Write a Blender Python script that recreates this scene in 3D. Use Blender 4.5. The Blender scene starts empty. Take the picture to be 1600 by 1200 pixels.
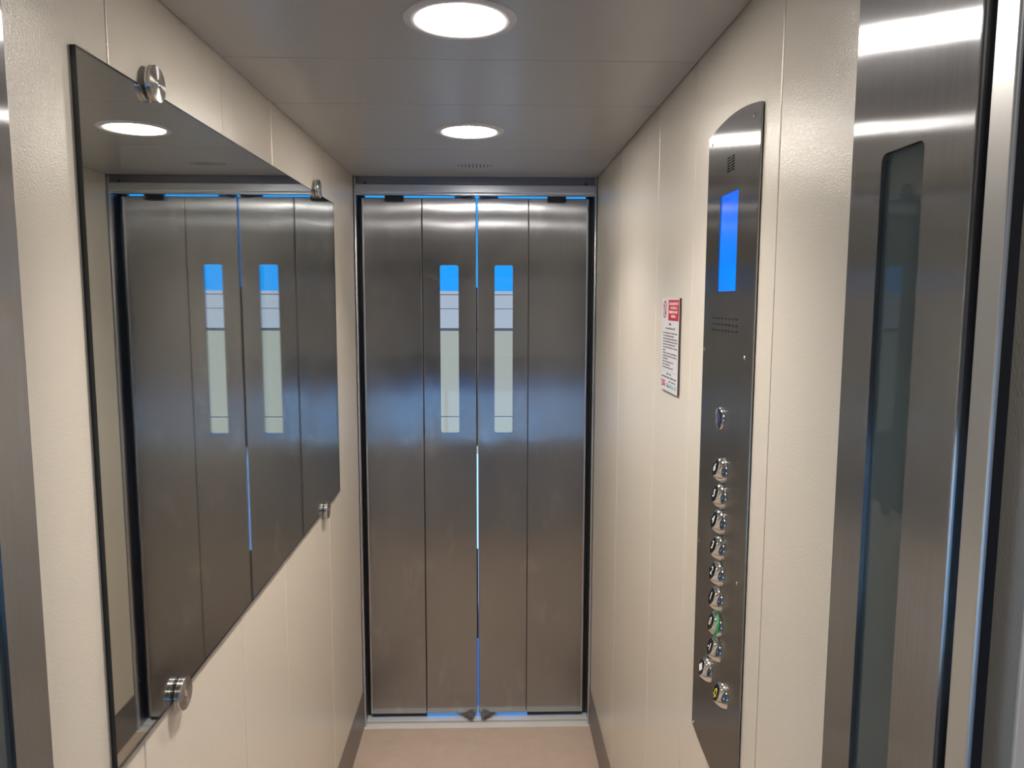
import bpy, bmesh, math, random
from mathutils import Matrix, Vector
random.seed(7)
S = bpy.context.scene
COL = S.collection
PI = math.pi

# ------------------------------------------------------------------ measurements (metres)
XL, XR = -0.505, 0.395          # cabin side walls
YN, YF = 0.525, 2.838           # cabin near and far ends
ZC = 2.137                      # cabin ceiling
XM = -0.055                     # centre line of the cabin
CAMZ = 1.687

# ------------------------------------------------------------------ materials
def mat(name, col, rough=.5, metal=0., spec=.5, emit=None, estr=0., coat=0.):
    m = bpy.data.materials.new(name); m.use_nodes = True
    b = m.node_tree.nodes['Principled BSDF']
    b.inputs['Base Color'].default_value = (*col, 1)
    b.inputs['Roughness'].default_value = rough
    b.inputs['Metallic'].default_value = metal
    b.inputs['Specular IOR Level'].default_value = spec
    if coat: b.inputs['Coat Weight'].default_value = coat
    if emit:
        b.inputs['Emission Color'].default_value = (*emit, 1)
        b.inputs['Emission Strength'].default_value = estr
    return m

def nd(m, t, **kw):
    n = m.node_tree.nodes.new(t)
    for k, v in kw.items(): setattr(n, k, v)
    return n
def lk(m, a, b): m.node_tree.links.new(a, b)

def coords(m, scale, kind='Object'):
    tc = nd(m, 'ShaderNodeTexCoord'); mp = nd(m, 'ShaderNodeMapping')
    mp.inputs['Scale'].default_value = scale
    lk(m, tc.outputs[kind], mp.inputs['Vector'])
    return mp.outputs['Vector']
def noise(m, vec, scale, detail=2., rough=.5):
    n = nd(m, 'ShaderNodeTexNoise')
    n.inputs['Scale'].default_value = scale; n.inputs['Detail'].default_value = detail
    n.inputs['Roughness'].default_value = rough
    lk(m, vec, n.inputs['Vector'])
    return n.outputs['Fac']
def ramp(m, fac, p0, c0, p1, c1):
    r = nd(m, 'ShaderNodeValToRGB'); e = r.color_ramp.elements
    e[0].position = p0; e[0].color = (*c0, 1); e[1].position = p1; e[1].color = (*c1, 1)
    lk(m, fac, r.inputs['Fac']); return r.outputs['Color']
def mapr(m, fac, a, b, lo=.3, hi=.7):
    r = nd(m, 'ShaderNodeMapRange')
    r.inputs['From Min'].default_value = lo; r.inputs['From Max'].default_value = hi
    r.inputs['To Min'].default_value = a; r.inputs['To Max'].default_value = b
    lk(m, fac, r.inputs['Value']); return r.outputs['Result']

def steel(name, rough=.175, aniso=.78, wave=.0007, col=(.39, .40, .425), wscale=(6, 6, .8), soft=.16, smudge=True):
    """vertically brushed stainless steel: highlights stay sharp along the grain and spread across it"""
    m = bpy.data.materials.new(name); m.use_nodes = True
    nt = m.node_tree; nt.nodes.clear()
    o = nd(m, 'ShaderNodeOutputMaterial'); mx = nd(m, 'ShaderNodeMixShader'); mx.inputs[0].default_value = soft
    a = nd(m, 'ShaderNodeBsdfAnisotropic'); b = nd(m, 'ShaderNodeBsdfAnisotropic')
    cx = nd(m, 'ShaderNodeCombineXYZ'); cx.inputs['Z'].default_value = 1.
    lo = noise(m, coords(m, wscale), 1., 1.)                      # gentle unevenness of the folded sheet
    bp = nd(m, 'ShaderNodeBump'); bp.inputs['Strength'].default_value = 1.; bp.inputs['Distance'].default_value = wave * 8
    lk(m, lo, bp.inputs['Height'])
    st = noise(m, coords(m, (420, 420, 3)), 1., 2.)               # faint brushing
    sm = noise(m, coords(m, (9, 9, 5)), 1., 4.)                   # hand smears
    c2 = ramp(m, st, .35, tuple(x * .97 for x in col), .65, tuple(x * 1.03 for x in col))
    if smudge:                                                    # worn, wiped patches
        w = noise(m, coords(m, (7, 7, 3.2)), 1.6, 6., .62)
        mc = nd(m, 'ShaderNodeMixRGB', blend_type='MULTIPLY'); mc.inputs['Fac'].default_value = 1.
        lk(m, c2, mc.inputs['Color1']); lk(m, ramp(m, w, .56, (.94, .93, .92), .70, (1.10, 1.09, 1.07)), mc.inputs['Color2']); c2 = mc.outputs['Color']
    for q, an in ((a, aniso), (b, aniso * .6)):
        q.inputs['Anisotropy'].default_value = an
        lk(m, cx.outputs[0], q.inputs['Tangent']); lk(m, bp.outputs[0], q.inputs['Normal']); lk(m, c2, q.inputs['Color'])
    lk(m, mapr(m, sm, rough - .015, rough + .03), a.inputs['Roughness'])
    lk(m, mapr(m, sm, .36, .44), b.inputs['Roughness'])
    lk(m, a.outputs[0], mx.inputs[1]); lk(m, b.outputs[0], mx.inputs[2]); lk(m, mx.outputs[0], o.inputs['Surface'])
    return m

def paint(name, col, rough=.33, bump=.00012, scale=420):
    """plastic-coated sheet steel with a fine orange-peel grain"""
    m = mat(name, col, rough)
    b = m.node_tree.nodes['Principled BSDF']
    n = noise(m, coords(m, (1, 1, 1)), scale, 2.)
    bp = nd(m, 'ShaderNodeBump'); bp.inputs['Strength'].default_value = 1.; bp.inputs['Distance'].default_value = bump
    lk(m, n, bp.inputs['Height']); lk(m, bp.outputs['Normal'], b.inputs['Normal'])
    return m

def glass(name, tint=(.9, .95, .93), ior=1.5):
    m = bpy.data.materials.new(name); m.use_nodes = True
    nt = m.node_tree; nt.nodes.clear()
    o = nd(m, 'ShaderNodeOutputMaterial'); mx = nd(m, 'ShaderNodeMixShader')
    tr = nd(m, 'ShaderNodeBsdfTransparent'); gl = nd(m, 'ShaderNodeBsdfGlossy'); fr = nd(m, 'ShaderNodeFresnel')
    tr.inputs['Color'].default_value = (*tint, 1); gl.inputs['Roughness'].default_value = .02
    gl.inputs['Color'].default_value = (1, 1, 1, 1); fr.inputs['IOR'].default_value = ior
    lk(m, fr.outputs[0], mx.inputs[0]); lk(m, tr.outputs[0], mx.inputs[1]); lk(m, gl.outputs[0], mx.inputs[2])
    lk(m, mx.outputs[0], o.inputs['Surface'])
    return m

M = {}
M['cream'] = paint('cream_sheet', (.74, .685, .60), .20, .00042, 520)
M['cream'].node_tree.nodes['Principled BSDF'].inputs['Specular IOR Level'].default_value = .85
M['ceiling'] = paint('ceiling_sheet', (.41, .395, .38), .30, .00004, 300)
M['groove'] = mat('groove_dark', (.10, .085, .07), .7)
M['steel_x'] = steel('brushed_steel')
M['plate'] = steel('panel_steel', .18, .76, .00001, (.36, .357, .36), smudge=False)
M['jamb'] = mat('jamb_steel', (.30, .285, .275), .28, 1.)
M['alu'] = mat('aluminium', (.62, .63, .66), .30, 1.)
M['fascia'] = mat('fascia_metal', (.22, .22, .25), .35, 1.)
M['sill'] = mat('sill_aluminium', (.74, .73, .72), .45, .25)
M['black'] = mat('black_rubber', (.008, .008, .010), .45)
M['gasket'] = mat('grey_gasket', (.014, .014, .016), .6, 0., .3)
M['bracket'] = mat('bracket_metal', (.07, .068, .066), .42, .4)
M['wedge'] = mat('wedge_metal', (.20, .185, .17), .4, .7)
M['skirt'] = mat('skirting_metal', (.20, .175, .165), .38, .3)
M['chrome'] = mat('chrome', (.82, .81, .80), .07, 1.)
M['chrome_soft'] = mat('chrome_soft', (.70, .68, .66), .16, 1.)
M['cap'] = mat('button_cap', (.006, .006, .008), .15, 0., .25)
M['white'] = mat('white_print', (.75, .75, .76), .5)
M['yellow'] = mat('yellow_print', (.75, .60, .02), .5)
M['green'] = mat('green_lamp', (.02, .25, .08), .4, emit=(.02, .40, .12), estr=.22)
M['lens'] = mat('blue_lens', (.006, .008, .05), .06, coat=.5)
M['ring'] = mat('lamp_ring', (.62, .60, .62), .4)
M['lamp'] = mat('lamp_diffuser', (1, 1, 1), .5, emit=(1., .93, .84), estr=80.)
M['screen'] = mat('display_screen', (.0, .01, .03), .08, emit=(.0, .22, 1.), estr=1.)
M['mirror'] = mat('mirror_silver', (.86, .875, .86), .0, 1.)
m = mat('mirror_glass', (.97, .985, .975), 0.); m.node_tree.nodes['Principled BSDF'].inputs['Transmission Weight'].default_value = 1.; M['mirror_glass'] = m
M['mirror_edge'] = mat('mirror_edge', (.010, .016, .018), .25)
M['mirror_back'] = mat('mirror_back', (.42, .47, .42), .4)
M['glass'] = glass('window_glass')
m = glass('lightened_glass'); o = m.node_tree.nodes['Material Output'] if 'Material Output' in m.node_tree.nodes else [q for q in m.node_tree.nodes if q.type == 'OUTPUT_MATERIAL'][0]
df = nd(m, 'ShaderNodeBsdfDiffuse'); df.inputs['Color'].default_value = (.20, .25, .26, 1); mx = nd(m, 'ShaderNodeMixShader'); mx.inputs[0].default_value = .35  # grey mixed into the near panes for the light missing behind them
src = o.inputs['Surface'].links[0].from_socket
lk(m, src, mx.inputs[1]); lk(m, df.outputs[0], mx.inputs[2]); lk(m, mx.outputs[0], o.inputs['Surface']); M['glass_lightened'] = m
M['glass_rear'] = glass('frosted_green_glass', (.45, .62, .55))
M['sign'] = mat('sign_white', (.66, .66, .70), .3)
M['sign_edge'] = mat('sign_edge', (.05, .045, .045), .5)
M['red'] = mat('sign_red', (.44, .022, .036), .4)
M['ink'] = mat('sign_ink', (.13, .11, .13), .5)
M['pale_print'] = mat('sign_pale_print', (.80, .55, .55), .5)
M['teal'] = mat('sign_teal', (.16, .34, .34), .5)
M['plaster'] = mat('landing_plaster', (.56, .53, .48), .8)
M['landing_floor'] = mat('landing_floor', (.33, .30, .27), .36)
M['frame_grey'] = mat('landing_frame', (.45, .42, .38), .45)
M['yard_white'] = mat('yard_white', (.27, .25, .26), .8)
M['yard_beige'] = mat('yard_beige', (.25, .215, .165), .8)
M['yard_dark'] = mat('yard_dark', (.05, .05, .05), .8)
M['daylit_ground'] = mat('daylight_blue_ground', (.22, .46, .85), .6)  # ground tinted blue to imitate daylight in the door reflections and slit
M['hedge'] = mat('hedge_green', (.05, .085, .03), .9)
M['edge'] = mat('edge_profile', (.60, .60, .60), .34, .75)
M['paving'] = mat('yard_paving', (.24, .22, .19), .8)

# cabin floor: beige-pink vinyl with a soft mottle
m = mat('vinyl_floor', (.40, .30, .235), .38); b = m.node_tree.nodes['Principled BSDF']
v = coords(m, (1, 1, 1))
lk(m, ramp(m, noise(m, v, 14, 5., .65), .3, (.43, .335, .27), .72, (.50, .395, .32)), b.inputs['Base Color'])
bp = nd(m, 'ShaderNodeBump'); bp.inputs['Distance'].default_value = .0003
lk(m, noise(m, v, 260, 2.), bp.inputs['Height']); lk(m, bp.outputs['Normal'], b.inputs['Normal'])
M['vinyl'] = m

# turned steel: highlights radiate from the middle
m = mat('turned_steel', (.66, .64, .62), .24, 1.); b = m.node_tree.nodes['Principled BSDF']
b.inputs['Anisotropic'].default_value = .95
tn = nd(m, 'ShaderNodeTangent', direction_type='RADIAL', axis='Z')
b.inputs['Anisotropic Rotation'].default_value = .25
lk(m, tn.outputs[0], b.inputs['Tangent'])
M['turned'] = m

# the display: a little dimmer towards the top of the lit panel, as its backlight is
m = M['screen']; b = m.node_tree.nodes['Principled BSDF']
tc = nd(m, 'ShaderNodeTexCoord'); sx = nd(m, 'ShaderNodeSeparateXYZ'); lk(m, tc.outputs['Generated'], sx.inputs[0])
lk(m, ramp(m, sx.outputs['Z'], .45, (.0, .20, .98), .95, (.008, .12, .78)), b.inputs['Emission Color'])

# ------------------------------------------------------------------ mesh helpers
def link(name, bm, material, parent=None, smooth=False, loc=None):
    me = bpy.data.meshes.new(name); bmesh.ops.recalc_face_normals(bm, faces=bm.faces); bm.to_mesh(me); bm.free()
    mats = material if isinstance(material, (list, tuple)) else [material]
    for q in mats: me.materials.append(q)
    o = bpy.data.objects.new(name, me); COL.objects.link(o)
    if smooth:
        for p in me.polygons: p.use_smooth = True
        try: me.set_sharp_from_angle(angle=math.radians(38))
        except Exception: pass
    if parent is not None: o.parent = parent
    if loc is not None: o.location = loc
    return o
def empty(name, loc=(0, 0, 0)):
    o = bpy.data.objects.new(name, None); COL.objects.link(o); o.location = loc; o.empty_display_size = .05
    return o
def box(bm, x0, x1, y0, y1, z0, z1, bev=0., seg=2, mi=0):
    r = bmesh.ops.create_cube(bm, size=1.)
    vs = r['verts']
    for q in vs:
        q.co = Vector(((x0 + x1) / 2 + q.co.x * (x1 - x0), (y0 + y1) / 2 + q.co.y * (y1 - y0), (z0 + z1) / 2 + q.co.z * (z1 - z0)))
    fs = set(f for q in vs for f in q.link_faces)
    for f in fs: f.material_index = mi
    if bev:
        es = list(set(e for q in vs for e in q.link_edges))
        bmesh.ops.bevel(bm, geom=es, offset=bev, segments=seg, affect='EDGES', profile=.5)
def B(*a, **k):
    bm = bmesh.new(); box(bm, *a, **k); return bm
def struct(name, bm, material, parent=None, **k):
    o = link(name, bm, material, parent, **k); o['kind'] = 'structure'; return o

def frame(x, y, z, side):
    """local frame on a side wall: X to the viewer's right, Y up, Z out of the wall"""
    if side == 'R': return Matrix(((0, 0, -1, x), (-1, 0, 0, y), (0, 1, 0, z), (0, 0, 0, 1)))
    return Matrix(((0, 0, 1, x), (1, 0, 0, y), (0, 1, 0, z), (0, 0, 0, 1)))

def lathe(bm, prof, n=40, mtx=None, mi=0):
    """prof: (radius, height) along local Z"""
    rings = []
    for r, h in prof:
        if r < 1e-6: rings.append([bm.verts.new((0, 0, h))])
        else: rings.append([bm.verts.new((r * math.cos(2 * PI * k / n), r * math.sin(2 * PI * k / n), h)) for k in range(n)])
    new = [q for R in rings for q in R]
    for a, c in zip(rings, rings[1:]):
        for k in range(n):
            k2 = (k + 1) % n
            if len(a) == 1 and len(c) == 1: continue
            if len(a) == 1: f = bm.faces.new((a[0], c[k], c[k2]))
            elif len(c) == 1: f = bm.faces.new((a[k], a[k2], c[0]))
            else: f = bm.faces.new((a[k], a[k2], c[k2], c[k]))
            f.material_index = mi
    if mtx is not None: bmesh.ops.transform(bm, matrix=mtx, verts=new)

def rrect(u0, u1, v0, v1, r, n=5):
    if r <= 0: return [(u0, v0), (u1, v0), (u1, v1), (u0, v1)]
    p = []
    for cx, cy, a in ((u1 - r, v0 + r, -90), (u1 - r, v1 - r, 0), (u0 + r, v1 - r, 90), (u0 + r, v0 + r, 180)):
        for k in range(n + 1):
            t = math.radians(a + 90 * k / n); p.append((cx + r * math.cos(t), cy + r * math.sin(t)))
    return p
def sheet(outer, holes, thick, mtx, bev=0.):
    """flat plate with holes in local XY, front at Z=thick, back at Z=0"""
    bm = bmesh.new(); es = []
    def loop(pts):
        vs = [bm.verts.new((u, v, thick)) for u, v in pts]
        return [bm.edges.new((vs[k], vs[(k + 1) % len(vs)])) for k in range(len(vs))]
    oe = loop(outer); es += oe
    for h in holes: es += loop(h)
    bmesh.ops.triangle_fill(bm, edges=es, use_beauty=True, use_dissolve=False)
    r = bmesh.ops.extrude_face_region(bm, geom=list(bm.faces))
    vs = [q for q in r['geom'] if isinstance(q, bmesh.types.BMVert)]
    bmesh.ops.translate(bm, vec=(0, 0, -thick), verts=vs)
    if bev:
        oe = [e for e in oe if e.is_valid]
        bmesh.ops.bevel(bm, geom=oe, offset=bev, segments=3, affect='EDGES', profile=.5)
    bmesh.ops.transform(bm, matrix=mtx, verts=list(bm.verts))
    return bm
def poly(bm, pts, z0, z1, mtx=None, mi=0):
    lo = [bm.verts.new((u, v, z0)) for u, v in pts]; hi = [bm.verts.new((u, v, z1)) for u, v in pts]
    fs = [bm.faces.new(lo[::-1]), bm.faces.new(hi)]
    for k in range(len(pts)):
        k2 = (k + 1) % len(pts); fs.append(bm.faces.new((lo[k], lo[k2], hi[k2], hi[k])))
    for f in fs: f.material_index = mi
    if mtx is not None: bmesh.ops.transform(bm, matrix=mtx, verts=lo + hi)
def text_bm(body, size, mtx, depth=.0002):
    cu = bpy.data.curves.new('numeral_curve', 'FONT'); cu.body = body; cu.size = size
    cu.align_x = 'CENTER'; cu.align_y = 'CENTER'; cu.extrude = depth
    o = bpy.data.objects.new('numeral_curve', cu); COL.objects.link(o)
    bpy.context.view_layer.update()
    me = bpy.data.meshes.new_from_object(o.evaluated_get(bpy.context.evaluated_depsgraph_get()))
    bpy.data.objects.remove(o); bpy.data.curves.remove(cu)
    bm = bmesh.new(); bm.from_mesh(me); bpy.data.meshes.remove(me)
    bmesh.ops.transform(bm, matrix=mtx, verts=list(bm.verts))
    return bm

# ------------------------------------------------------------------ the cabin shell
SEAMS = [YN, 1.050, 1.4805, 1.803, 2.310, YF]
g = .0009
def side_wall(name, x, out, y_end):
    bm = bmesh.new()
    ys = SEAMS[:-1] + [y_end]
    for a, c in zip(ys, ys[1:]):
        x0, x1 = sorted((x, x + out * .020))
        box(bm, x0, x1, a + (g if a != YN else 0), c - (g if c != y_end else 0), .0, ZC + .05, bev=.0020, seg=2)
    x0, x1 = sorted((x + out * .019, x + out * .045))
    box(bm, x0, x1, YN + .001, y_end, .0, ZC + .05, mi=1)
    return struct(name, bm, [M['cream'], M['groove']])
side_wall('wall_left', XL, -1, YF)
side_wall('wall_right', XR, 1, YF)

bm = bmesh.new()
cs = [YN, 1.050, 1.4805, 1.811, 2.338, YF + .004]
for a, c in zip(cs, cs[1:]):
    box(bm, XL + .0025, XR - .0025, a + g * .7, c - g * .7, ZC, ZC + .02, bev=.0012)
box(bm, XL - .045, XR + .045, YN, YF + .02, ZC + .02, ZC + .06, mi=1)
struct('ceiling', bm, [M['ceiling'], M['groove']])
struct('floor', B(XL - .04, XR + .04, YN, 2.826, -.06, 0), M['vinyl'])
for nm, x0, x1 in (('baseboard_left', XL, XL + .003), ('baseboard_right', XR - .003, XR)):
    struct(nm, B(x0, x1, .80, YF - .001, .0, .152, bev=.0008), M['skirt'])

# ------------------------------------------------------------------ far doorway: sill, header, jambs
bm = bmesh.new()
box(bm, XL, XR, 2.826, 2.8645, -.05, .0015, bev=.001)
box(bm, XL, XR, 2.8765, 2.990, -.05, .0015, bev=.001)
box(bm, XL, XR, 2.8640, 2.8770, -.05, -.012, mi=1)
struct('trim_1', bm, [M['sill'], M['groove']])
bm = bmesh.new()
box(bm, XL + .006, XR - .006, 2.846, 2.858, 2.100, ZC + .03, mi=1)
box(bm, XL + .006, XR - .006, 2.836, 2.856, 2.078, 2.110, bev=.004, seg=3)
box(bm, XL + .006, XR - .006, 2.848, 2.872, 2.071, 2.082, bev=.001)
for q in (-.462, .352): lathe(bm, [(0, .0), (.005, 0), (.005, .002), (0, .0022)], 12, Matrix.Translation((q, 2.846, 2.1135)) @ Matrix.Rotation(PI / 2, 4, 'X'), 2)
struct('trim_2', bm, [M['alu'], M['fascia'], M['black']])
for nm, x0, x1, s in (('trim_3', XL, XL + .0095, 1), ('trim_4', XR - .0095, XR, -1)):
    bm = bmesh.new()
    box(bm, x0, x1, YF + .0005, 2.852, .0, ZC - .001, bev=.0038, seg=3)
    xa, xb = (XL - .02, XL + .006) if s > 0 else (XR - .006, XR + .02)
    box(bm, xa, xb, 2.852, 2.990, .0, 2.16, mi=1)
    xc, xd = (XL + .004, -.478) if s > 0 else (.3635, XR - .004)
    box(bm, xc, xd, 2.926, 2.944, .0, 2.16, mi=2)
    lathe(bm, [(0, .0), (.004, 0), (.004, .0015), (0, .002)], 12, Matrix.Translation((xb if s > 0 else xa, 2.872, .19)) @ Matrix.Rotation(s * PI / 2, 4, 'Y'), 0)
    struct(nm, bm, [M['alu'], M['jamb'], M['black']], smooth=True)
struct('wall_front', B(-2.2, 2.1, 2.860, 3.00, 2.15, 2.75), M['plaster'])
struct('wall_front', B(-2.2, XL - .02, 2.860, 3.00, -.06, 2.15), M['plaster'])
struct('wall_front', B(XR + .02, 2.1, 2.860, 3.00, -.06, 2.15), M['plaster'])
struct('roof', B(-2.2, 2.1, -2.62, 3.00, 2.75, 2.85), M['plaster'])

# ------------------------------------------------------------------ folding doors
ZD0, ZD1 = .020, 2.0690
def window_leaf(name, mtx, w, win, steel_m, parent, thick=.008, bev=.003, pane='glass'):
    """leaf with a tall rounded window; local X from 0 to w"""
    hole = rrect(win[0], win[1], 1.1715, 1.8190, .008, 5)
    o = link(name, sheet([(0, ZD0), (w, ZD0), (w, ZD1), (0, ZD1)], [hole], thick, mtx, bev), steel_m, parent)
    bm = bmesh.new(); poly(bm, rrect(win[0] + .0002, win[1] - .0002, 1.1717, 1.8188, .008, 5), thick * .28, thick * .5, mtx)
    p = link('window_pane', bm, M[pane], o)
    return o

def far_pair(name, label, xa, xf, xc, win, blockx, tri):
    """xa jamb edge, xf fold, xc centre"""
    s = 1 if xc > xa else -1
    d = empty(name, ((xa + xc) / 2, 2.9, 0)); d['kind'] = 'structure'; d['label'] = label
    par = Matrix.Translation(d.location).inverted()
    y = 2.900
    def put(o): o.matrix_parent_inverse = par; return o
    lo, hi = sorted((xa, xf))
    put(link('outer_panel', B(lo, hi - .0012 if s > 0 else hi, y, y + .018, ZD0, ZD1, bev=.0028, seg=3), M['steel_x'], d))
    lo, hi = sorted((xf, xc))
    lo += .0012 if s > 0 else .0
    hi -= .0 if s > 0 else .0012
    mtx = Matrix(((1, 0, 0, lo), (0, 0, -1, y + .018), (0, 1, 0, 0), (0, 0, 0, 1)))
    put(window_leaf('inner_panel', mtx, hi - lo, (win[0] - lo, win[1] - lo), M['steel_x'], d, .018, .0022))
    put(link('fold_seal', B(xf - .006, xf + .006, y + .019, y + .023, ZD0, ZD1), M['black'], d))
    lo, hi = sorted((xa, xf))
    ea, eb = sorted((xa - s * .0006, xa + s * .0060))
    put(link('edge_trim', B(ea, eb, y - .0012, y + .012, ZD0 + .002, ZD1 - .002, bev=.001), M['alu'], d))
    put(link('bottom_brush', B(lo + .004, hi, y + .008, y + .012, .004, ZD0 + .002), M['black'], d))
    if s > 0:
        for z0, z1 in ((1.120, 1.735), (.335, .705)):
            put(link('nosing', B(xc - .0005, xc + .0048, y + .004, y + .014, z0, z1, bev=.001), M['black'], d))
    put(link('bumper_block', B(blockx, blockx + .069, y - .020, y + .004, 2.0535, 2.084, bev=.002), M['black'], d))
    # guide wedges at head and foot
    bm = bmesh.new(); poly(bm, tri, .006, .021); bmesh.ops.bevel(bm, geom=list(bm.edges), offset=.0025, segments=2, affect='EDGES')
    put(link('guide_wedge', bm, M['wedge'], d))
    bm = bmesh.new(); poly(bm, tri, 2.066, 2.081); bmesh.ops.bevel(bm, geom=list(bm.edges), offset=.003, segments=2, affect='EDGES')
    put(link('guide_wedge', bm, M['bracket'], d))
    return d
far_pair('door_1', 'far folding steel door leaf pair on the left of the centre gap', -.4845, -.2600, -.0558, (-.1944, -.1232), -.3955,
         [(-.140, 2.935), (-.083, 2.866), (-.072, 2.866), (-.060, 2.935)])
far_pair('door_2', 'far folding steel door leaf pair on the right of the centre gap', .3700, .1435, -.0500, (.0140, .0840), .2130,
         [(-.044, 2.935), (-.036, 2.866), (-.025, 2.866), (.030, 2.935)])

def near_pair(name, label, side):
    s = 1 if side == 'R' else -1
    d = empty(name, (XR - .02 if s > 0 else XL + .02, .65, 0)); d['kind'] = 'structure'; d['label'] = label
    par = Matrix.Translation(d.location).inverted()
    xin = .355 if s > 0 else -.459
    yfold = .7528 if s > 0 else .7570
    yin = .5585; yout = .5492
    def put(o): o.matrix_parent_inverse = par; return o
    # inner leaf folded back against the outer leaf
    w = yfold - yin
    if s > 0: mtx = frame(xin + .009, yfold, 0, 'R'); win = (.0593, .1278)
    else: mtx = frame(xin - .009, yin, 0, 'L'); win = (w - .1278, w - .0593)
    put(window_leaf('inner_panel', mtx, w, win, M['steel_x'], d, .009, .0028, 'glass_lightened'))
    xo = xin + s * .0130
    lo, hi = sorted((xo, xo + s * .018))
    put(link('outer_panel', B(lo, hi, yout, yfold + .002, ZD0, ZD1, bev=.003, seg=3), M['steel_x'], d))
    lo, hi = sorted((xin + s * .002, xin + s * .0065))
    put(link('edge_profile', B(lo, hi, .5224, .5487, ZD0, ZD1, bev=.0019, seg=3), M['edge'], d))
    lo, hi = sorted((xin + s * .0066, xin + s * .018))
    put(link('edge_gasket', B(lo, hi, .527, .546, ZD0, ZD1, bev=.002), M['gasket'], d))
    # fold hinge
    bm = bmesh.new(); lathe(bm, [(0, .1), (.003, .1), (.003, 2.0), (0, 2.0)], 16, Matrix.Translation((xin + s * .011, yfold + .0005, 0)))
    put(link('hinge', bm, M['black'], d, smooth=True))
    return d
near_pair('door_3', 'near folding steel door leaves standing open on the right, tall window in the front leaf', 'R')
near_pair('door_4', 'near folding steel door leaves standing open on the left, mostly out of view', 'L')

# ------------------------------------------------------------------ mirror
def thing(name, loc, label, cat, group=None):
    o = empty(name, loc); o['label'] = label; o['category'] = cat
    if group: o['group'] = group
    return o
def child(o, par):
    o.parent = par; o.matrix_parent_inverse = Matrix.Translation(par.location).inverted(); return o
mir = thing('wall_mirror', (XL, 1.68, 1.065), 'frameless rectangular mirror held by round steel clips on the cream wall', 'mirror')
my0, my1, mz0, mz1 = .9570, 2.4490, 1.0600, 1.9905
bm = bmesh.new(); box(bm, -.5048, -.4975, my0, my1, mz0, mz1, mi=1)
for f in bm.faces:
    f.normal_update()
    if f.normal.x > .9: f.material_index = 0
    elif f.normal.x < -.9: f.material_index = 2
child(link('glass', bm, [M['mirror_glass'], M['mirror_edge'], M['mirror']]), mir)
for y, z in ((1.162, 2.0008), (2.215, 2.0012), (2.224, 1.0600), (1.158, 1.0610)):
    fr = frame(XL, y, z, 'L')
    bm = bmesh.new()
    lathe(bm, [(0, .0001), (.0080, .0001), (.0080, .0078), (.0252, .0078), (.0262, .0086), (.0262, .0118), (.0250, .0124), (.0250, .0130), (.0262, .0136),
               (.0262, .0166), (.0252, .0176), (.0060, .0176), (.0052, .0166), (0, .0166)], 48)
    c = link('clip', bm, M['turned'], smooth=True); c.matrix_world = fr
    c.parent = mir; c.matrix_parent_inverse = Matrix.Translation(mir.location).inverted()
    bm = bmesh.new(); lathe(bm, [(0, .0163), (.0048, .0163), (.0048, .0182), (.003, .0190), (0, .0192)], 20)
    sc = link('screw', bm, M['chrome'], smooth=True); sc.parent = c

# ------------------------------------------------------------------ control panel
cop = thing('control_panel', (.395, 1.2274, .87), 'tall brushed steel lift control panel with blue screen and chrome buttons', 'control panel')
KP = 1.0143                                # the plate stands 5 mm off the wall
def zz_(z): return 1.687 + (z - 1.687) * KP
YP = 1.2274 * KP
FR = frame(.3955, YP, 0, 'R')           # local X = viewer's right, Y = height, Z = out of the wall
def U(y): return (1.2274 - y) * KP
w2 = .1319
outer = []
for k in range(17):
    t = k / 16; u = -w2 + 2 * w2 * t; outer.append((u, zz_(.8835) - .0145 * (1 - (2 * t - 1) ** 2)))
for k in range(17):
    t = k / 16; u = w2 - 2 * w2 * t; outer.append((u, zz_(1.9690) + .0135 * (1 - (2 * t - 1) ** 2)))
holes = [rrect(U(1.2805), U(1.1870), zz_(1.7025), zz_(1.8605), .0015, 2)]
for c in range(2):
    for r in range(6):
        yy = (1.2405, 1.2195)[c]; zz = zz_(1.9160 - r * .0042)
        holes.append(rrect(U(yy) - .0085, U(yy) + .0085, zz - .0011, zz + .0011, .0010, 2))
for r in range(3):
    for c in range(8):
        yy = 1.300 - c * .0178; zz = zz_(1.6577 - r * .0100)
        holes.append(rrect(U(yy) - .0048, U(yy) + .0048, zz - .0011, zz + .0011, .0010, 2))
mt = FR @ Matrix.Translation((0, 0, .0024))
child(link('faceplate', sheet(outer, holes, .0026, mt, .0006), M['plate']), cop)
child(link('housing', B(.3937, .3947, YP - w2 + .0015, YP + w2 - .0015, zz_(.880), zz_(1.9660)), M['black']), cop)
scr = child(link('screen', B(.3922, .3936, YP + .0002 - .0402 * KP, YP + .0529 * KP, zz_(1.7027), zz_(1.8603)), M['screen']), cop)
scr['label'] = 'lit blue display screen'
for yy, zz in ((1.127, 1.9555), (1.3346, 1.9560), (1.347, 1.5997), (1.130, 1.6002), (1.3441, 1.2467), (1.1287, 1.2467), (1.3429, .8920), (1.1290, .8920)):
    bm = bmesh.new(); lathe(bm, [(0, .0098), (.0032, .0098), (.0032, .0106), (.0022, .0114), (.0012, .0114), (.0010, .0108), (0, .0108)], 16, FR @ Matrix.Translation((U(yy), zz_(zz), -.0048)))
    child(link('screw', bm, M['chrome_soft'], smooth=True), cop)
# round dark-blue lens in a chrome bezel
bm = bmesh.new(); LF = FR @ Matrix.Translation((U(1.238), zz_(1.4915), .0050))
lathe(bm, [(.0175, -.001), (.0200, 0), (.0196, .0030), (.0186, .0040), (.0176, .0032), (.0174, -.001)], 40, LF)
bz = child(link('lens_bezel', bm, M['chrome'], smooth=True), cop)
bm = bmesh.new(); lathe(bm, [(.0175, .0), (.0175, .0030), (.0150, .0040), (.008, .0048), (0, .0050)], 40, LF)
o = link('lens', bm, M['lens'], bz, smooth=True); o['label'] = 'dark blue round lens'

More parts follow.
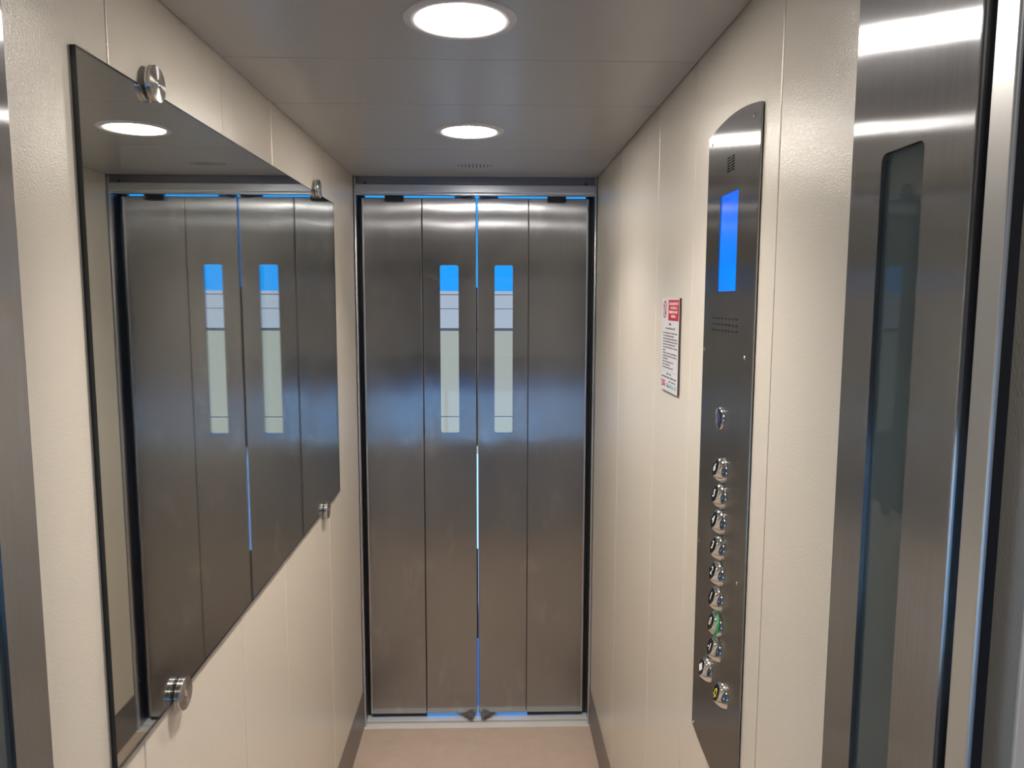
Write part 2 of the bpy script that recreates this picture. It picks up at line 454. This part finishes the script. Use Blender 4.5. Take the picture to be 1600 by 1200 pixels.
def button(yy, zz, face, what, lit=False):
    """chrome domed push button with a slanted black cap; (yy, zz) is the middle of the cap"""
    ou, ov, oh, r0, r1 = -.0028, .0048, .0125, .0216, .0148
    base = FR @ Matrix.Translation((U(yy) - ou, zz_(zz) - ov, .0050))
    tilt = math.radians(16); n = 40
    def pose(t): return Matrix.Translation((ou * t, ov * t, oh * t)) @ Matrix.Rotation(-tilt * t, 4, 'X')
    def rad(t): return r1 + (r0 - r1) * math.cos(t * PI / 2) ** .85
    top = pose(1.)
    bm = bmesh.new()
    def ring(t, r, dz=0.): return [bm.verts.new(pose(t) @ Vector((r * math.cos(2 * PI * k / n), r * math.sin(2 * PI * k / n), dz))) for k in range(n)]
    rings = [ring(t, rad(t)) for t in (0, .08, .18, .30, .42, .54, .65, .75, .84, .91, .96, .99)] + [ring(1., r1 - .0003), ring(1., r1 - .0010, .0002), ring(1., r1 - .0014, -.0006)]
    for a, c in zip(rings, rings[1:]):
        for k in range(n): bm.faces.new((a[k], a[(k + 1) % n], c[(k + 1) % n], c[k]))
    bm.faces.new(rings[0][::-1]); bm.faces.new(rings[-1])
    bmesh.ops.transform(bm, matrix=base, verts=list(bm.verts))
    o = child(link('push_button', bm, M['chrome'], smooth=True), cop); o['label'] = what
    bm = bmesh.new(); rc = r1 - .0013; lathe(bm, [(0, -.0008), (rc, -.0008), (rc, .0002), (rc - .0008, .0006), (0, .0008)], n, base @ top)
    link('button_cap', bm, M['cap'], o, smooth=True)
    fm = base @ top @ Matrix.Translation((0, 0, .0010))
    if face == 'bell':
        bm = bmesh.new()
        pts = []
        for k in range(13):
            a = PI * k / 12; pts.append((.0048 * math.cos(a), .0015 + .0052 * math.sin(a)))
        pts += [(-.0052, -.003), (-.0078, -.0055), (.0078, -.0055), (.0052, -.003)]
        inn = [(u * .68, v * .62 - .0004) for u, v in pts]
        k = len(pts)
        A = [bm.verts.new((u, v, 0)) for u, v in pts]; C = [bm.verts.new((u, v, 0)) for u, v in inn]
        for q in range(k): bm.faces.new((A[q], A[(q + 1) % k], C[(q + 1) % k], C[q]))
        r = bmesh.ops.extrude_face_region(bm, geom=list(bm.faces)); bmesh.ops.translate(bm, vec=(0, 0, .0002), verts=[q for q in r['geom'] if isinstance(q, bmesh.types.BMVert)])
        lathe(bm, [(0, 0), (.0017, 0), (.0017, .0002), (0, .0002)], 14, Matrix.Translation((0, -.0078, 0)))
        bmesh.ops.transform(bm, matrix=fm, verts=list(bm.verts))
        link('bell_symbol', bm, M['yellow'], o)
    elif face == 'open':
        bm = bmesh.new()
        poly(bm, [(-.0092, 0), (-.0018, -.0068), (-.0018, .0068)], 0, .0002)
        poly(bm, [(.0092, 0), (.0018, .0068), (.0018, -.0068)], 0, .0002)
        box(bm, -.0011, .0011, -.0080, .0080, 0, .0002)
        bmesh.ops.transform(bm, matrix=fm, verts=list(bm.verts))
        link('door_symbol', bm, M['white'], o)
    else:
        link('numeral', text_bm(face, .0190 if len(face) == 1 else .0180, fm), M['white'], o)
    if lit:   # the lit ring round the called floor
        bm = bmesh.new(); rr = []
        for t in (.40, .48, .58, .66): rr.append([bm.verts.new(pose(t) @ Vector(((rad(t) + .0003) * math.cos(2 * PI * k / n), (rad(t) + .0003) * math.sin(2 * PI * k / n), .0002))) for k in range(n)])
        for a, c in zip(rr, rr[1:]):
            for k in range(n): bm.faces.new((a[k], a[(k + 1) % n], c[(k + 1) % n], c[k]))
        bmesh.ops.transform(bm, matrix=base, verts=list(bm.verts))
        q = link('lit_ring', bm, M['green'], o, smooth=True); q['label'] = 'green lit ring'
for k, t in enumerate(['6', '5', '4', '3', '2', '1', '0', '-1']):
    button(1.220 - k * .0003, 1.4116 - k * .0443, t, 'chrome push button with a white ' + t + ' on its black cap', t == '0')
button(1.2644, 1.0412, 'open', 'chrome push button with a white door symbol on its black cap')
button(1.1752, 1.0422, 'bell', 'chrome push button with a yellow bell on its black cap')

# ------------------------------------------------------------------ notice on the right wall
sg = thing('notice_plate', (.395, 1.6358, 1.488), 'small white printed notice with red heading on the cream wall beside the control panel', 'sign')
SF = frame(.3947, 1.7138, 1.6920, 'R')       # local X right from the top-left corner, Y down is negative
W, H = .1555, .2040
bm = bmesh.new(); box(bm, 0, W, -H, 0, 0, .0046, mi=1)
for f in bm.faces:
    if f.normal.z > .9: f.material_index = 0
bmesh.ops.transform(bm, matrix=SF, verts=list(bm.verts))
child(link('plate', bm, [M['sign'], M['sign_edge']]), sg)
Z0 = .0046
def flat(bm, u0, u1, v0, v1, z=.0002): box(bm, u0, u1, -v1, -v0, Z0, Z0 + z)
def put_print(name, bm, mm):
    bmesh.ops.transform(bm, matrix=SF, verts=list(bm.verts)); return child(link(name, bm, mm), sg)
bm = bmesh.new(); flat(bm, .061, .1515, .0035, .0480); put_print('heading_block', bm, M['red'])['label'] = 'red heading block'
def letters(bm, u0, u1, v0, h, cw, z=.0002, words=True):
    u = u0; run = random.randint(3, 9)
    while u + cw < u1:
        k = random.random(); a = cw * .30
        flat(bm, u, u + a, v0, v0 + h, z)
        if k < .45: flat(bm, u + a, u + cw * .8, v0 + h * .38, v0 + h * .62, z)
        if k > .3: flat(bm, u + cw * .52, u + cw * .8, v0 + (0 if k < .7 else h * .5), v0 + h, z)
        u += cw; run -= 1
        if words and run == 0: u += cw * .9; run = random.randint(3, 9)
bm = bmesh.new()
for v0, a, c in ((.0085, .070, .146), (.0175, .078, .142), (.0265, .066, .144), (.0355, .086, .134)): letters(bm, a, c, v0, .0062, .0062, .0004, False)
put_print('heading_text', bm, M['pale_print'])
bm = bmesh.new()
n = 40
for r0, r1 in ((.0155, .0190),):
    A = [bm.verts.new((.027 + r0 * math.cos(2 * PI * k / n), -.0245 + r0 * math.sin(2 * PI * k / n), Z0 + .0002)) for k in range(n)]
    C = [bm.verts.new((.027 + r1 * math.cos(2 * PI * k / n), -.0245 + r1 * math.sin(2 * PI * k / n), Z0 + .0002)) for k in range(n)]
    for k in range(n): bm.faces.new((A[k], C[k], C[(k + 1) % n], A[(k + 1) % n]))
c45 = Matrix.Translation((.027, -.0245, 0)) @ Matrix.Rotation(-PI / 4, 4, 'Z')
t = bmesh.new(); bm2 = bm
r = bmesh.ops.create_cube(bm, size=1.)
for q in r['verts']: q.co = c45 @ Vector((q.co.x * .032, q.co.y * .0032, Z0 + .0002 + q.co.z * .0003))
t.free()
put_print('prohibition_ring', bm, M['red'])
bm = bmesh.new()
lathe(bm, [(0, Z0), (.0034, Z0), (.0034, Z0 + .00015), (0, Z0 + .00015)], 18, Matrix.Translation((.027, -.0165, 0)))
poly(bm, [(.0225, -.0205), (.0315, -.0205), (.0300, -.0290), (.0295, -.0365), (.0275, -.0365), (.0270, -.0300), (.0265, -.0365), (.0245, -.0365), (.0240, -.0290)], Z0, Z0 + .00015)
put_print('figure_symbol', bm, M['ink'])
bm = bmesh.new()
letters(bm, .066, .088, .0540, .0045, .0040)
letters(bm, .036, .126, .0640, .0034, .0028)
v0 = .0745
for k, e in enumerate((.146, .118, .146, .146, .132, .146, .044, .146, .146, .064, .118, .086, .112)):
    letters(bm, .016, e, v0, .0032, .0027); v0 += .00635
flat(bm, .012, .146, .1600, .1604)
letters(bm, .056, .098, .1640, .0034, .0030); letters(bm, .010, .148, .1715, .0040, .0034)
letters(bm, .076, .140, .1800, .0030, .0028)
put_print('printed_text', bm, M['ink'])
bm = bmesh.new()
for (u, v, a, h) in ((.008, .1810, .008, .0045), (.006, .1868, .006, .0045), (.008, .1926, .009, .0045), (.021, .1815, .006, .0140), (.029, .1815, .004, .0140), (.035, .1815, .009, .0045), (.035, .1885, .009, .0070)):
    flat(bm, u, u + a, v, v + h)
put_print('logo', bm, M['red'])
bm = bmesh.new(); letters(bm, .058, .148, .1865, .0090, .0078, .0002, True); put_print('phone_number', bm, M['teal'])

# ------------------------------------------------------------------ ceiling lamps and vent
BEAM = 4.2
def downlight(y, x, label):
    d = thing('downlight', (x, y, ZC), label, 'ceiling light', 'round downlights in the lift ceiling')
    bm = bmesh.new(); lathe(bm, [(.0715, 0), (.0715, -.0022), (.0745, -.0042), (.0880, -.0040), (.0915, -.0022), (.0920, 0)], 64)
    link('trim_ring', bm, M['ring'], d, smooth=True)
    bm = bmesh.new(); lathe(bm, [(.0716, -.0002), (.0716, -.0024), (0, -.0026)], 64)
    link('diffuser', bm, M['lamp'], d)
    li = bpy.data.lights.new('downlight_beam', 'AREA'); li.shape = 'DISK'; li.size = .14; li.energy = BEAM; li.spread = math.radians(115); li.color = (1., .92, .82)
    lo = bpy.data.objects.new('downlight_beam', li); COL.objects.link(lo); lo.parent = d; lo.location = (0, 0, -.0035)
downlight(1.2735, -.0490, 'round ceiling downlight nearest the camera, larger in view')
downlight(2.0850, -.0570, 'round ceiling downlight farther in, just before the far doors')
vt = thing('ceiling_vent', (-.054, 2.609, ZC), 'short row of narrow ventilation slots in the ceiling by the far doors', 'vent')
for k in range(10):
    u = -.0555 + k * .01235; hl = .034 * (1 - .55 * ((k - 4.5) / 4.5) ** 2)
    bm = bmesh.new(); poly(bm, rrect(u - .0017, u + .0017, -hl, hl, .0016, 3), -.0004, .0)
    link('slot', bm, M['groove'], vt)

# ------------------------------------------------------------------ landing behind the viewer
LB = -2.50
struct('floor', B(-2.1, 2.0, LB, YN, -.06, 0), M['landing_floor'])
struct('ceiling', B(-2.1, 2.0, LB, YN, 2.55, 2.62), M['plaster'])
struct('wall_near', B(-2.1, XL - .0455, YN - .0, YN + .06, 0, 2.62), M['frame_grey'])
struct('wall_near', B(XR + .0455, 2.0, YN - .0, YN + .06, 0, 2.62), M['frame_grey'])
struct('wall_near', B(XL - .0455, XR + .0455, YN - .0, YN + .02, 2.20, 2.62), M['frame_grey'])
for x0, x1 in ((-2.2, -2.1), (2.0, 2.1)):
    bm = bmesh.new()
    box(bm, x0, x1, LB - .12, -2.2, -.06, 2.75); box(bm, x0, x1, -.2, 2.86, -.06, 2.75)
    box(bm, x0, x1, -2.2, -.2, -.06, .12); box(bm, x0, x1, -2.2, -.2, 1.15, 2.75)
    struct('wall_landing', bm, M['plaster'])
    bm = bmesh.new()
    for y0 in (-2.2, -1.2, -.24): box(bm, x0 + .03, x1 - .03, y0, y0 + .04, .12, 1.15)
    w = struct('added_window_3' if x0 < 0 else 'added_window_4', bm, M['alu'])  # unseen side windows added to throw blue daylight on the door edges
    link('window_pane', B((x0 + x1) / 2 - .003, (x0 + x1) / 2 + .003, -2.19, -.21, .125, 1.145), M['glass'], w)
    struct('ground', B(*((-12, -2.2) if x0 < 0 else (2.1, 12)), LB - .12, 3.0, -.12, -.06), M['daylit_ground'])
bm = bmesh.new()
WX = 1.35
for z0, z1 in ((-.06, .08), (1.10, 1.90), (2.17, 2.75)): box(bm, -WX - .05, WX - .05, LB - .12, LB, z0, z1)
box(bm, -2.1, -WX - .05, LB - .12, LB, -.06, 2.75); box(bm, WX - .05, 2.0, LB - .12, LB, -.06, 2.75)
struct('wall_back', bm, M['plaster'])
for nm, z0, z1, gm in (('window_1', .08, 1.10, M['glass']), ('window_2', 1.90, 2.17, M['glass_rear'])):
    bm = bmesh.new()
    for k in range(4):
        x0 = -WX - .05 + k * (2 * WX) / 3; box(bm, x0 - .02, x0 + .02, LB - .08, LB - .03, z0, z1)
    box(bm, -WX - .05, WX - .05, LB - .08, LB - .03, z0, z0 + .03); box(bm, -WX - .05, WX - .05, LB - .08, LB - .03, z1 - .03, z1)
    w = struct(nm, bm, M['alu'])
    link('window_pane', B(-WX - .05, WX - .05, LB - .058, LB - .052, z0 + .01, z1 - .01), gm, w)
struct('sun_blocker', B(-5., 5., LB - 1.9, LB - .12, 2.40, 2.52), M['plaster'])  # unseen slab added to keep the sun out of the rear windows

# ------------------------------------------------------------------ yard beyond the far doors
struct('ground', B(-12, 12, 3.0, 14, -.12, -.06), M['daylit_ground'])
struct('ground', B(-12, 12, -14, LB - .12, -.12, -.06), M['daylit_ground'])
bm = bmesh.new(); bmesh.ops.create_grid(bm, x_segments=120, y_segments=40, size=1.)
for q in bm.verts: q.co = Vector((q.co.x * 9, -11 + random.uniform(-.25, .25), 1.7 + q.co.y * 1.78 + random.uniform(-.04, .04)))
r = bmesh.ops.extrude_face_region(bm, geom=list(bm.faces)); bmesh.ops.translate(bm, vec=(0, -1.2, 0), verts=[q for q in r['geom'] if isinstance(q, bmesh.types.BMVert)])
h = struct('hedge', bm, M['hedge']); h['kind'] = 'stuff'; h['label'] = 'green hedge beyond the landing'; h['category'] = 'hedge'
bm = bmesh.new()
for z0, z1 in ((1.372, 1.587), (1.593, 1.743), (1.750, 1.786)): box(bm, -7, 7, 8.5, 8.75, z0, z1)
box(bm, -7, 7, 8.5, 8.75, .371, 1.340, bev=.004, mi=1); box(bm, -7, 7, 8.5, 8.75, -.06, .361, bev=.004, mi=1)
box(bm, -7, 7, 8.506, 8.72, -.06, 1.76, mi=2)
struct('wall_yard', bm, [M['yard_white'], M['yard_beige'], M['yard_dark']])

# ------------------------------------------------------------------ light
wd = bpy.data.worlds.new('sky'); S.world = wd; wd.use_nodes = True
bg = wd.node_tree.nodes['Background']; bg.inputs['Color'].default_value = (.02, .34, 1., 1); bg.inputs['Strength'].default_value = 1.12
sun = bpy.data.lights.new('sun', 'SUN'); sun.energy = 11.; sun.angle = .02; sun.color = (1., .90, .70)
so = bpy.data.objects.new('sun', sun); COL.objects.link(so)
# added warm fill light above the landing, unseen and without a fixture
ll = bpy.data.lights.new('landing_fill', 'AREA'); ll.shape = 'DISK'; ll.size = .22; ll.energy = 11.; ll.color = (1., .90, .78)
lo = bpy.data.objects.new('landing_fill', ll); COL.objects.link(lo); lo.location = (.1, -.55, 2.54)
so.rotation_euler = Vector((.7, .38, -.6)).to_track_quat('-Z', 'Y').to_euler()

# ------------------------------------------------------------------ camera
cam = bpy.data.cameras.new('camera'); cam.sensor_width = 36.; cam.lens = 1178. / 1600. * 36.; cam.clip_start = .02
co = bpy.data.objects.new('camera', cam); COL.objects.link(co)
f = 1178.
Yc = Vector((767 - 800, 600 - 469, f)).normalized()
Zc = -Vector((773 - 800, 600 - 11211, f)).normalized(); Zc = (Zc - Yc * Zc.dot(Yc)).normalized()
Xc = Yc.cross(Zc).normalized()
if Xc.x < 0: Xc = -Xc
# rows of Rm map camera axes (right, up, forward) to world
ax = [Vector((Xc[k], Yc[k], Zc[k])) for k in range(3)]
co.matrix_world = Matrix(((ax[0].x, ax[1].x, -ax[2].x, 0), (ax[0].y, ax[1].y, -ax[2].y, 0), (ax[0].z, ax[1].z, -ax[2].z, CAMZ), (0, 0, 0, 1)))
S.camera = co

S.view_settings.view_transform = 'Standard'; S.view_settings.look = 'None'
S.view_settings.exposure = .16; S.view_settings.gamma = 1.; S.view_settings.use_curve_mapping = False
S.cycles.max_bounces = 14; S.cycles.diffuse_bounces = 8; S.cycles.glossy_bounces = 8; S.cycles.transparent_max_bounces = 12
S.cycles.sample_clamp_indirect = 6.; S.cycles.blur_glossy = .3
S.cycles.use_denoising = True
